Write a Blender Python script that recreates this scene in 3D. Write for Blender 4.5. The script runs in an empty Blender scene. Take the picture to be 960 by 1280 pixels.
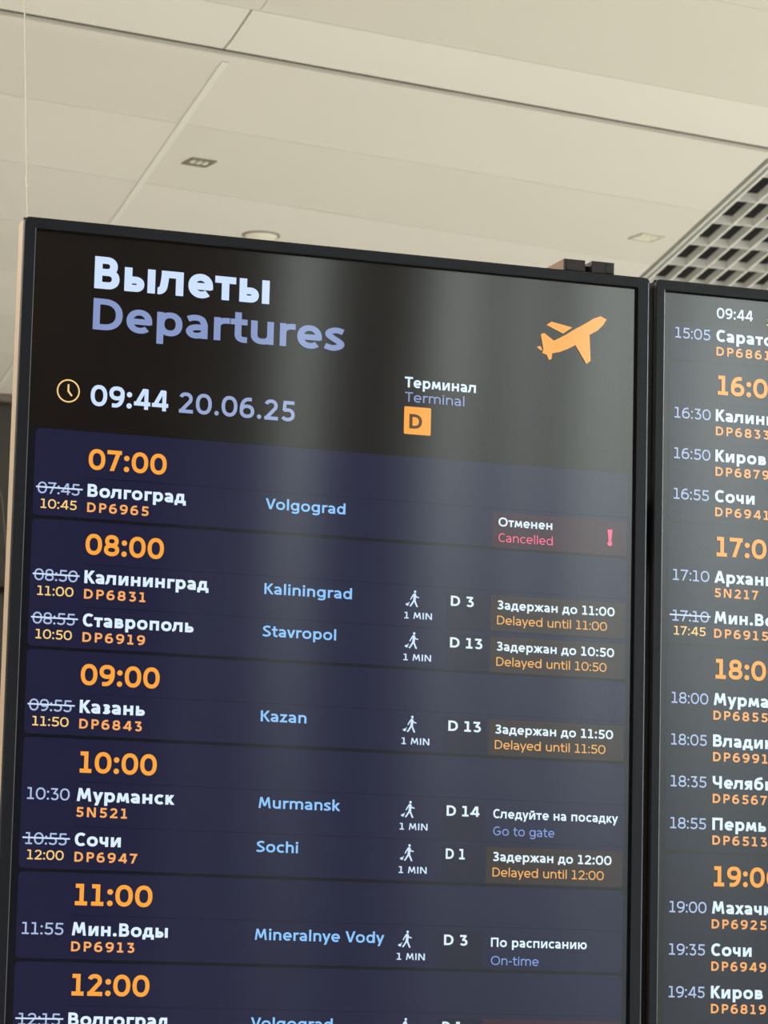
import bpy, bmesh, math, random
from mathutils import Vector, Matrix

random.seed(4)
SC = bpy.context.scene
COL = SC.collection

# ------------------------------------------------------------------ camera
EYE = Vector((0.0, 0.0, 1.65))
RIGHT = Vector((0.94502547, -0.32618901, 0.02296951))
DOWN = Vector((0.06828207, 0.12815342, -0.98940096))
FWD = Vector((0.31978809, 0.93657751, 0.14338111))
FPX = 4020.0
cam_data = bpy.data.cameras.new('camera')
cam = bpy.data.objects.new('camera', cam_data)
COL.objects.link(cam)
m = Matrix.Identity(4)
for i in range(3):
    m[i][0] = RIGHT[i]
    m[i][1] = -DOWN[i]
    m[i][2] = -FWD[i]
    m[i][3] = EYE[i]
cam.matrix_world = m
cam_data.sensor_fit = 'HORIZONTAL'
cam_data.sensor_width = 36.0
cam_data.lens = FPX * 36.0 / 960.0
cam_data.clip_start = 0.05
cam_data.clip_end = 300
cam_data.dof.use_dof = True
cam_data.dof.focus_distance = 3.40
cam_data.dof.aperture_fstop = 40.0
SC.camera = cam

# ------------------------------------------------------------------ world (overcast daylight outside the glazing)
world = bpy.data.worlds.new('daylight')
SC.world = world
world.use_nodes = True
wn = world.node_tree
bg = wn.nodes['Background']
bg.inputs['Color'].default_value = (0.90, 1.0, 0.95, 1)
bg.inputs['Strength'].default_value = 7.0

SC.view_settings.view_transform = 'Standard'
SC.view_settings.look = 'None'
SC.view_settings.exposure = 0.0
SC.view_settings.gamma = 1.0
SC.view_settings.use_curve_mapping = False


def area_light(name, loc, size_x, size_y, power, colour, rot):
    d = bpy.data.lights.new(name, 'AREA')
    d.shape = 'RECTANGLE'
    d.size = size_x
    d.size_y = size_y
    d.energy = power
    d.color = colour
    o = bpy.data.objects.new(name, d)
    o.location = loc
    o.rotation_euler = rot
    COL.objects.link(o)
    return o


# added fill lights, unseen, that brighten the ceiling by bounce off the pale floor
area_light('bounce_fill_light', (-3.5, 7.0, 4.36), 5.0, 8.0, 640, (1.0, 0.93, 0.84), (0, 0, 0))
area_light('bounce_fill_light', (9.5, 8.0, 4.36), 5.0, 8.0, 1020, (0.96, 1.0, 0.97), (0, 0, 0))
area_light('bounce_fill_light', (-2.5, -1.5, 4.36), 4.0, 3.0, 240, (1.0, 0.94, 0.86), (0, 0, 0))

# ------------------------------------------------------------------ materials
MATS = {}


def srgb(c):
    out = []
    for v in c[:3]:
        v = v / 255.0
        out.append(v / 12.92 if v <= 0.04045 else ((v + 0.055) / 1.055) ** 2.4)
    return (out[0], out[1], out[2], 1.0)


def principled(name, colour, rough=0.5, metal=0.0, spec=0.5, noise=0.0, nscale=8.0, bump=0.0, bscale=200.0):
    if name in MATS:
        return MATS[name]
    mt = bpy.data.materials.new(name)
    mt.use_nodes = True
    nt = mt.node_tree
    b = nt.nodes['Principled BSDF']
    c = srgb(colour)
    b.inputs['Base Color'].default_value = c
    b.inputs['Roughness'].default_value = rough
    b.inputs['Metallic'].default_value = metal
    b.inputs['Specular IOR Level'].default_value = spec
    tc = nt.nodes.new('ShaderNodeTexCoord')
    if noise > 0:
        n = nt.nodes.new('ShaderNodeTexNoise')
        n.inputs['Scale'].default_value = nscale
        n.inputs['Detail'].default_value = 5
        r = nt.nodes.new('ShaderNodeMixRGB')
        r.inputs[1].default_value = tuple(v * (1 - noise) for v in c[:3]) + (1,)
        r.inputs[2].default_value = tuple(min(1, v * (1 + noise)) for v in c[:3]) + (1,)
        nt.links.new(tc.outputs['Object'], n.inputs['Vector'])
        nt.links.new(n.outputs['Fac'], r.inputs[0])
        nt.links.new(r.outputs[0], b.inputs['Base Color'])
    if bump > 0:
        n2 = nt.nodes.new('ShaderNodeTexNoise')
        n2.inputs['Scale'].default_value = bscale
        bp = nt.nodes.new('ShaderNodeBump')
        bp.inputs['Strength'].default_value = bump
        bp.inputs['Distance'].default_value = 0.001
        nt.links.new(tc.outputs['Object'], n2.inputs['Vector'])
        nt.links.new(n2.outputs['Fac'], bp.inputs['Height'])
        nt.links.new(bp.outputs['Normal'], b.inputs['Normal'])
    MATS[name] = mt
    return mt


def lit(name, colour, strength=1.0):
    """glossy screen surface that gives off its own picture"""
    if name in MATS:
        return MATS[name]
    mt = bpy.data.materials.new(name)
    mt.use_nodes = True
    nt = mt.node_tree
    b = nt.nodes['Principled BSDF']
    b.inputs['Base Color'].default_value = (0.004, 0.004, 0.004, 1)
    b.inputs['Roughness'].default_value = SCREEN_ROUGH
    b.inputs['Specular IOR Level'].default_value = SCREEN_SPEC
    b.inputs['Anisotropic'].default_value = SCREEN_ANISO
    b.inputs['Anisotropic Rotation'].default_value = 0.0
    t = nt.nodes.new('ShaderNodeCombineXYZ')
    t.inputs[0].default_value = 0.0
    t.inputs[2].default_value = 1.0
    nt.links.new(t.outputs[0], b.inputs['Tangent'])
    b.inputs['Emission Color'].default_value = srgb(colour)
    b.inputs['Emission Strength'].default_value = strength
    MATS[name] = mt
    return mt


SCREEN_ROUGH = 0.15
SCREEN_SPEC = 0.8
SCREEN_ANISO = 1.0

M_PANEL = principled('ceiling panel enamel', (226, 222, 214), 0.55, noise=0.015, nscale=1.5)
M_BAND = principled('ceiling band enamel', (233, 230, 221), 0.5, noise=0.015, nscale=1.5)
M_PANELS = [M_PANEL, principled('ceiling panel enamel lighter', (229, 225, 217), 0.55, noise=0.015, nscale=1.5), principled('ceiling panel enamel darker', (223, 219, 210), 0.55, noise=0.015, nscale=1.5)]
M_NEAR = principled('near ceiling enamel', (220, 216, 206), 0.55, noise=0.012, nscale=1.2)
M_JOINT = principled('ceiling joint strip', (236, 233, 225), 0.5)
M_BACK = principled('ceiling backing', (196, 190, 174), 0.9)
M_GAP = principled('shadow gap', (110, 104, 90), 0.9)
M_BLADE = principled('grille enamel', (240, 240, 236), 0.35, noise=0.02, nscale=3)
M_TRIM = principled('grille edge trim', (228, 230, 226), 0.35)
M_PLENUM = principled('plenum black', (6, 6, 7), 0.9, noise=0.4, nscale=2)
M_BEZEL = principled('bezel black plastic', (19, 21, 31), 0.38, spec=0.32, bump=0.15, bscale=900)
M_BEZEL_IN = principled('bezel inner black', (5, 5, 6), 0.6, spec=0.2)
M_EDGE = principled('pale bezel edge', (150, 152, 160), 0.3, metal=0.7)
M_CASE = principled('casing beige metal', (170, 150, 128), 0.45, metal=0.1, noise=0.05, nscale=9)
M_RIM = principled('casing brown rim', (46, 30, 22), 0.6)
M_BRACKET = principled('bracket dark plastic', (48, 42, 44), 0.5, noise=0.15, nscale=60)
M_BRACKET_SIDE = principled('bracket side warm lit', (140, 112, 92), 0.6, noise=0.1, nscale=50)
M_STEEL = principled('stand steel', (70, 72, 76), 0.45, metal=0.8)
M_SOFT = principled('lamp frame pale', (208, 206, 194), 0.5)
M_CABLE = principled('pale cable', (226, 222, 208), 0.5)
M_WALL = principled('wall plaster', (196, 190, 176), 0.8, noise=0.03, nscale=2)
M_FLOOR = principled('floor stone', (214, 211, 205), 0.35, noise=0.05, nscale=1.2)
M_DARKW = principled('dark brown cladding', (46, 34, 28), 0.7, noise=0.1, nscale=3)
M_CHAR = principled('charcoal partition', (52, 50, 46), 0.6, noise=0.08, nscale=5)
M_CHAR_TRIM = principled('partition top rail', (104, 94, 88), 0.5)
M_MULL = principled('mullion grey', (70, 74, 74), 0.5, metal=0.3)
M_OUT = principled('reflected dark block', (62, 64, 68), 0.8, noise=0.1, nscale=0.3)
M_APRON = principled('apron asphalt', (60, 60, 62), 0.9, noise=0.1, nscale=0.3)
M_DIFF = principled('lamp diffuser', (240, 236, 220), 0.4)
M_VOID = principled('lamp recess', (140, 134, 116), 0.6)

# ------------------------------------------------------------------ object helpers


def link(name, bm, mat, parent=None, smooth=False):
    me = bpy.data.meshes.new(name)
    bm.normal_update()
    bm.to_mesh(me)
    bm.free()
    me.materials.append(mat)
    if smooth:
        for p in me.polygons:
            p.use_smooth = True
    o = bpy.data.objects.new(name, me)
    COL.objects.link(o)
    if parent is not None:
        o.parent = parent
        o.matrix_parent_inverse = Matrix.Translation(-world_loc(parent))
    return o


def world_loc(o):
    v = Vector(o.location)
    # parents made here keep meshes in world coordinates, only roots are moved
    while o.parent is not None:
        o = o.parent
        v = Vector(o.location) if not o.parent else v
    return v


def root(name, loc, label=None, cat=None, group=None, kind=None):
    o = bpy.data.objects.new(name, None)
    o.empty_display_size = 0.1
    COL.objects.link(o)
    o.location = loc
    tag(o, label, cat, group, kind)
    return o


def tag(o, label=None, cat=None, group=None, kind=None):
    if label:
        o['label'] = label
    if cat:
        o['category'] = cat
    if group:
        o['group'] = group
    if kind:
        o['kind'] = kind
    return o


def child(name, bm, mat, parent, smooth=False, label=None):
    """mesh in world coordinates under a root (Empty) or a part of it"""
    me = bpy.data.meshes.new(name)
    bm.normal_update()
    bm.to_mesh(me)
    bm.free()
    me.materials.append(mat)
    if smooth:
        for p in me.polygons:
            p.use_smooth = True
    o = bpy.data.objects.new(name, me)
    COL.objects.link(o)
    top = parent
    while top.parent is not None:
        top = top.parent
    o.parent = parent
    if parent is top:
        o.matrix_parent_inverse = Matrix.Translation(-Vector(top.location))
    if label:
        o['label'] = label
    return o


def box(bm, x0, x1, y0, y1, z0, z1, bevel=0.0, seg=2):
    r = bmesh.ops.create_cube(bm, size=1.0)
    vs = r['verts']
    for v in vs:
        v.co.x = x0 + (v.co.x + 0.5) * (x1 - x0)
        v.co.y = y0 + (v.co.y + 0.5) * (y1 - y0)
        v.co.z = z0 + (v.co.z + 0.5) * (z1 - z0)
    if bevel > 0:
        es = set()
        for v in vs:
            es.update(v.link_edges)
        bmesh.ops.bevel(bm, geom=list(es), offset=bevel, segments=seg, affect='EDGES', profile=0.5)


def prism(bm, pts, z0, z1):
    """vertical prism over an outline given counter-clockwise in x, y"""
    a = [bm.verts.new((p[0], p[1], z0)) for p in pts]
    b = [bm.verts.new((p[0], p[1], z1)) for p in pts]
    n = len(pts)
    bm.faces.new(list(reversed(a)))
    bm.faces.new(b)
    for i in range(n):
        j = (i + 1) % n
        bm.faces.new((a[i], a[j], b[j], b[i]))


# ================================================================== ROOM SHELL
H = 2.80                      # ceiling above the eye
CZ = EYE.z + H                # 4.45


def cp(x, y):
    """point of the ceiling plan, unit = H"""
    return (x * H, y * H)


def structure(name, bm, mat):
    return tag(link(name, bm, mat), kind='structure')


bm = bmesh.new(); box(bm, -9, 15, -10.0, 22, -0.12, 0.0)
structure('floor', bm, M_FLOOR)
bm = bmesh.new(); box(bm, -9.2, -9.0, -10.2, 22, 0, 8.2)
structure('wall_left', bm, M_WALL)
bm = bmesh.new(); box(bm, 15.0, 15.2, -10.2, 22, 0, 8.2)
structure('wall_right', bm, M_WALL)
bm = bmesh.new(); box(bm, -9.2, 15.2, 22.0, 22.2, 0, 8.2)
structure('wall_far', bm, M_WALL)
# unseen taller hall behind the viewer, wall and glazing shaped for the screen reflections
bm = bmesh.new()
box(bm, -9.2, 4.50, -10.2, -10.0, 0, 8.2)
box(bm, 4.50, 4.66, -10.2, -10.0, 4.3, 8.2)  # slit opening added to lighten one strip of the screen reflection
box(bm, 4.50, 4.66, -10.2, -10.0, 0, 1.2)
box(bm, 4.66, 5.0, -10.2, -10.0, 0, 8.2)
structure('wall_back', bm, M_DARKW)
bm = bmesh.new(); box(bm, -9.2, 15.2, -10.2, -3.0, 8.2, 8.3)
structure('ceiling_tall_hall', bm, M_DARKW)
bm = bmesh.new(); box(bm, -9.0, 15.0, -3.1, -3.0, CZ + 0.12, 8.2)
structure('trim_bulkhead', bm, M_DARKW)

# glazing of the tall hall: sill, mullions, panes
glazing = root('window_1', (9.7, -10.1, 0), kind='structure')
bm = bmesh.new(); box(bm, 5.0, 15.2, -10.2, -10.0, 0, 1.2)
child('window_sill', bm, M_CHAR, glazing)
mx = [4.98, 5.28, 6.22, 6.60, 7.3, 8.2, 9.1, 10.0, 11.4, 13.0, 14.9]
mw = [0.05, 0.62, 0.12, 0.12, 0.05, 0.06, 0.10, 0.10, 0.10, 0.10, 0.10]  # positions and widths set for the streaks the screens reflect
for x, w_ in zip(mx, mw):
    bm = bmesh.new(); box(bm, x, x + w_, -10.2, -9.95, 1.2, 8.2)
    child('mullion', bm, M_MULL, glazing)
for z in (4.7,):
    bm = bmesh.new(); box(bm, 5.0, 15.2, -10.17, -10.0, z, z + 0.08)
    child('transom', bm, M_MULL, glazing)
# unseen dark block across the apron, added to darken the lower screen reflections
bm = bmesh.new()
box(bm, -20, 70, -60, -50, 0, 9.0)
box(bm, -10, 26, -60, -51, 9.0, 10.4)
structure('trim_reflected_block', bm, M_OUT)
bm = bmesh.new(); box(bm, -60, 90, -90, -10.2, -0.3, -0.15)
structure('trim_apron_ground', bm, M_APRON)

# ------------------------------------------------------------------ ceiling
SL = 0.192                                   # skew of the cross joints


def jx(y):                                   # long joint between panel columns
    return 0.938 + (y - 3.323) * 0.0955


bm = bmesh.new(); box(bm, -9, 15, -3.1, 22, CZ + 0.30, CZ + 0.36)
ceiling = structure('ceiling', bm, M_BACK)


def slot_y(x):                               # shadow gap across the ceiling
    return 3.248 + (x - 0.667) * 0.1897


def panel_quad(x_l0, x_r0, y0f, y1f, off=0.0035, mat=M_PANEL, z=CZ, name='panel', thick=0.02):
    """panel between two cross lines (functions of x) and two long joints"""
    def corner(col, yf):
        x = col(3.5)
        for _ in range(6):
            x = col(yf(x))
        return (x, yf(x))
    a = corner(x_l0, y0f); b = corner(x_r0, y0f); c = corner(x_r0, y1f); d = corner(x_l0, y1f)
    pts = []
    ring = [a, b, c, d]
    cx = sum(p[0] for p in ring) / 4
    cy = sum(p[1] for p in ring) / 4
    sgn = [(1, 1), (-1, 1), (-1, -1), (1, -1)]
    for p, s in zip(ring, sgn):
        pts.append(cp(p[0] + s[0] * off, p[1] + s[1] * off))
    b_ = bmesh.new()
    prism(b_, pts, z, z + thick)
    return child(name, b_, mat, ceiling)


def col(k):
    return lambda y: jx(y) + k * 0.760


cross = [lambda x: slot_y(x) + 0.0245]
cross.append(lambda x: 3.628 + (x - 1.1) * 0.188)
cross.append(lambda x: 3.923 + (x - 1.1) * 0.205)
for q in range(3, 12):
    cross.append((lambda q: (lambda x: 3.923 + (q - 2) * 0.30 + (x - 1.1) * 0.205))(q))

# the open-cell grille takes the place of panels right of this edge
GA = Vector((1.694, 3.538)); GD = Vector((0.0232, 0.1247)); GC = Vector((0.0300, -0.0022))


def grille_edge(y):
    return 1.694 + (y - 3.538) * 0.1855 - 0.0135


for r_ in range(len(cross) - 1):
    for k in range(-4, 5):
        if k >= 1:
            continue
        right = col(k + 1)
        if k == 0:
            right = grille_edge
        panel_quad(col(k), right, cross[r_], cross[r_ + 1], off=0.0007, mat=M_PANELS[(r_ * 2 + k) % 3])
# pale long joint strips
for k in (-2, -1, 0):
    for r_ in range(len(cross) - 1):
        y0 = cross[r_](jx(3.5) + k * .76); y1 = cross[r_ + 1](jx(3.5) + k * .76)
        b_ = bmesh.new()
        w_ = 0.0042
        x0 = col(k)(y0); x1 = col(k)(y1)
        prism(b_, [cp(x0 - w_, y0), cp(x0 + w_, y0), cp(x1 + w_, y1), cp(x1 - w_, y1)], CZ - 0.004, CZ + 0.004)
        child('joint_strip', b_, M_JOINT, ceiling)

# lip of the far field, shadow gap, then the near field with its pale band
XL, XR = -3.0, 5.2


def strip(y0f, y1f, z0, z1, mat, name, segs=1):
    b_ = bmesh.new()
    prism(b_, [cp(XL, y0f(XL)), cp(XR, y0f(XR)), cp(XR, y1f(XR)), cp(XL, y1f(XL))], z0, z1)
    return child(name, b_, mat, ceiling)


strip(lambda x: slot_y(x) + 0.002, lambda x: slot_y(x) + 0.0241, CZ - 0.004, CZ + 0.010, M_PANEL, 'lip')
strip(lambda x: slot_y(x) - 0.012, lambda x: slot_y(x) + 0.012, CZ + 0.014, CZ + 0.02, M_GAP, 'gap_backing')
# near band: gentle curve that rolls up into the gap
SEG = 14
for k in range(-4, 6):
    b_ = bmesh.new()
    rows = []
    xa = 0.927 + k * 0.76 + 0.0012
    xb = xa + 0.76 - 0.0024
    for i in range(SEG + 1):
        t = i / SEG
        d = -0.160 + 0.1565 * t
        zz = CZ + 0.002
        if t > 0.55:
            zz += 0.008 * ((t - 0.55) / 0.45) ** 2.2
        row = []
        for x in (xa + d * 0.1, xb + d * 0.1):
            px_, py_ = cp(x, slot_y(x) + d)
            row.append(b_.verts.new((px_, py_, zz)))
        rows.append(row)
    for i in range(SEG):
        b_.faces.new((rows[i][0], rows[i + 1][0], rows[i + 1][1], rows[i][1]))
    top = bmesh.ops.extrude_face_region(b_, geom=list(b_.faces))
    for v in [g for g in top['geom'] if isinstance(g, bmesh.types.BMVert)]:
        v.co.z += 0.015
    bmesh.ops.recalc_face_normals(b_, faces=b_.faces)
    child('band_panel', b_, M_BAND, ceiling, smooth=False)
near = [lambda x: slot_y(x) - 0.1602]
for q in range(1, 9):
    near.append((lambda q: (lambda x: slot_y(x) - 0.1615 - 0.30 * q))(q))
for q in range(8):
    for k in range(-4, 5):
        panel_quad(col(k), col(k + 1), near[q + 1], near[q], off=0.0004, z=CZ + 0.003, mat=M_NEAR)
# plain field further back up to the bulkhead
b_ = bmesh.new(); box(b_, -9, 15, -3.1, 2.4, CZ + 0.02, CZ + 0.05)
child('rear_field', b_, M_PANEL, ceiling)
for x0, x1, y0, y1 in ((-9, 15, 19.5, 22),):
    b_ = bmesh.new(); box(b_, x0, x1, y0, y1, CZ + 0.02, CZ + 0.05)
    child('far_field', b_, M_PANEL, ceiling)

# ------------------------------------------------------------------ open-cell ceiling grille
gc = cp(1.9, 3.9)
grille = root('ceiling_grille', (gc[0], gc[1], CZ), 'white open-cell metal grille set in the ceiling above the right display', 'grille')
NB, NC = 22, 12
BH = 0.032                                    # blade height
TW = 0.0085


def seg_box(p, q, half, z0, z1, bm_):
    p = Vector(p); q = Vector(q)
    d = (q - p).normalized()
    n = Vector((-d.y, d.x)) * half
    a, b2, c, d2 = p - n, q - n, q + n, p + n
    prism(bm_, [(a.x, a.y), (b2.x, b2.y), (c.x, c.y), (d2.x, d2.y)], z0, z1)


def gnode(i, j):                              # i across, j along
    v = GA + GD * j + GC * i
    return v


def clip_start(i):
    """parameter along the blade where it meets the lip of the shadow gap"""
    p = gnode(i, 0)
    # p + GD*t has y = slot_y + .028
    f = lambda t: (p.y + GD.y * t) - (slot_y(p.x + GD.x * t) + 0.026)
    t = 0
    for _ in range(20):
        t -= f(t) / (GD.y - GD.x * 0.19)
    return t


for i in range(0, NB):
    t0 = clip_start(i)
    p = gnode(i, t0); q = gnode(i, NC)
    b_ = bmesh.new()
    seg_box(cp(*p), cp(*q), TW / 2, CZ - 0.012, CZ - 0.012 + BH, b_)
    child('blade', b_, M_BLADE, grille)
for j in range(-5, NC + 1):
    i0 = None
    for i in range(0, NB):
        if clip_start(i) < j - (0 if True else 0):
            i0 = i
            break
    if i0 is None:
        continue
    p = gnode(i0 - (0 if i0 == 0 else 1), j) if clip_start(max(i0 - 1, 0)) < j else gnode(i0, j)
    q = gnode(NB - 1, j)
    b_ = bmesh.new()
    seg_box(cp(*p), cp(*q), TW / 2, CZ - 0.010, CZ - 0.010 + BH * 0.98, b_)
    child('cross_blade', b_, M_BLADE, grille)
# edge trim: pale flange beside the panels with a dark line
b_ = bmesh.new()
p = GA + GD * (clip_start(0)); q = GA + GD * NC
off = Vector((-0.0065, 0.0))
seg_box(cp(*(p + off)), cp(*(q + off)), 0.0055, CZ - 0.004, CZ + 0.05, b_)
child('edge_trim', b_, M_TRIM, grille)
b_ = bmesh.new()
off = Vector((-0.0112, 0.0))
seg_box(cp(*(p + off)), cp(*(q + off)), 0.005, CZ + 0.012, CZ + 0.03, b_)
child('edge_gap', b_, M_GAP, grille, label='dark shadow line beside the trim')
# black plenum above the cells
b_ = bmesh.new()
e0 = GA + GD * (-1.0); e1 = GA + GD * (NC + 1)
f1 = e1 + GC * NB; f0 = e0 + GC * NB + GD * (-2)
prism(b_, [cp(e0.x, e0.y), cp(f0.x, f0.y), cp(f1.x, f1.y), cp(e1.x, e1.y)], CZ + 0.22, CZ + 0.24)
child('plenum_cover', b_, M_PLENUM, grille)
# plain field right of the grille
b_ = bmesh.new()
g0 = f0 + Vector((0.005, 0)); g1 = f1 + Vector((0.005, 0))
prism(b_, [cp(g0.x, g0.y), cp(5.3, g0.y + 0.4), cp(5.3, g1.y), cp(g1.x, g1.y)], CZ, CZ + 0.02)
child('side_field', b_, M_PANEL, ceiling)
b_ = bmesh.new()
prism(b_, [cp(e1.x - .02, e1.y - 0.1), cp(5.3, e1.y - 0.1), cp(5.3, 7.0), cp(e1.x - .02, 7.0)], CZ + 0.03, CZ + 0.05)
child('side_field', b_, M_PANEL, ceiling)

# ------------------------------------------------------------------ ceiling fittings


def square_fitting(cx, cy, half, ang, label, dark=True):
    x, y = cp(cx, cy)
    t = root('ceiling_downlight', (x, y, CZ), label, 'downlight')
    R = Matrix.Rotation(ang, 2)

    def tr(px_, py_):
        v = R @ Vector((px_, py_))
        return (x + v.x, y + v.y)
    s = half * H
    fr = 0.16 * s
    for (a0, a1, b0, b1) in ((-s, s, -s, -s + fr), (-s, s, s - fr, s), (-s, -s + fr, -s + fr, s - fr), (s - fr, s, -s + fr, s - fr)):
        b2 = bmesh.new()
        prism(b2, [tr(a0, b0), tr(a1, b0), tr(a1, b1), tr(a0, b1)], CZ - 0.006, CZ + 0.001)
        child('frame_bar', b2, M_VOID if dark else M_SOFT, t)
    b2 = bmesh.new()
    prism(b2, [tr(-s + fr, -s + fr), tr(s - fr, -s + fr), tr(s - fr, s - fr), tr(-s + fr, s - fr)], CZ - 0.0015, CZ + 0.0005)
    child('recess', b2, M_VOID if dark else M_DIFF, t)
    for q in (-1, 0, 1):
        b2 = bmesh.new()
        cx_, cy_ = tr(q * s * 0.52, 0)
        rr = s * 0.20
        n = 16
        prism(b2, [(cx_ + rr * math.cos(2 * math.pi * i / n), cy_ + rr * 2.2 * math.sin(2 * math.pi * i / n)) for i in range(n)], CZ - 0.005, CZ)
        child('lens', b2, M_PANEL if dark else M_DIFF, t)


square_fitting(1.033, 3.768, 0.0165, math.radians(9), 'small square recessed light with dark cells in the ceiling, upper left')
square_fitting(1.702, 3.912, 0.0185, math.radians(9), 'small square recessed light with white cells in the ceiling beside the grille', dark=False)

x, y = cp(1.220, 4.120)
t = root('round_downlight', (x, y, CZ), 'small round ceiling light just above the top edge of the left display', 'downlight')
b_ = bmesh.new()
n = 40
ro, ri = 0.026 * H, 0.023 * H
vo = [b_.verts.new((x + ro * math.cos(2 * math.pi * i / n), y + ro * math.sin(2 * math.pi * i / n), CZ)) for i in range(n)]
vl = [b_.verts.new((x + ro * math.cos(2 * math.pi * i / n), y + ro * math.sin(2 * math.pi * i / n), CZ - 0.004)) for i in range(n)]
vi = [b_.verts.new((x + ri * math.cos(2 * math.pi * i / n), y + ri * math.sin(2 * math.pi * i / n), CZ - 0.004)) for i in range(n)]
for i in range(n):
    j = (i + 1) % n
    b_.faces.new((vo[i], vo[j], vl[j], vl[i]))
    b_.faces.new((vl[i], vl[j], vi[j], vi[i]))
child('ring', b_, M_VOID, t, smooth=False)
b_ = bmesh.new()
bmesh.ops.create_uvsphere(b_, u_segments=32, v_segments=12, radius=1.0)
bmesh.ops.scale(b_, vec=(ri, ri, 0.018), verts=b_.verts)
bmesh.ops.translate(b_, vec=(x, y, CZ - 0.002), verts=b_.verts)
child('diffuser', b_, M_DIFF, t, smooth=True)

# ================================================================== DISPLAYS
SX, SY, SZ = 0.70608, 3.21278, 1.65 + 0.76251     # top left of the left picture area


def on(u, v, e=0.0):
    """millimetres right and down on the picture plane, e millimetres proud of it"""
    return Vector((SX + u / 1000.0, SY - e / 1000.0, SZ - v / 1000.0))


# ---- stroke lettering: each glyph is drawn with strokes of the given weight on a cap height of 1
XH = 0.745
N_ARC = 14


def arc(cx, cy, rx, ry, a0, a1, n=N_ARC, p=2.25):
    out = []
    for i in range(n + 1):
        a = math.radians(a0 + (a1 - a0) * i / n)
        c, s = math.cos(a), math.sin(a)
        out.append((cx + rx * math.copysign(abs(c) ** (2 / p), c), cy + ry * math.copysign(abs(s) ** (2 / p), s)))
    return out


def spline(P, k=5):
    out = []
    n = len(P)
    for i in range(n - 1):
        a, b, c, d = P[max(i - 1, 0)], P[i], P[i + 1], P[min(i + 2, n - 1)]
        for j in range(k):
            t = j / k
            out.append(tuple(0.5 * ((2 * b[q]) + (-a[q] + c[q]) * t + (2 * a[q] - 5 * b[q] + 4 * c[q] - d[q]) * t * t
                                    + (-a[q] + 3 * b[q] - 3 * c[q] + d[q]) * t ** 3) for q in (0, 1)))
    out.append(P[-1])
    return out


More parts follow.
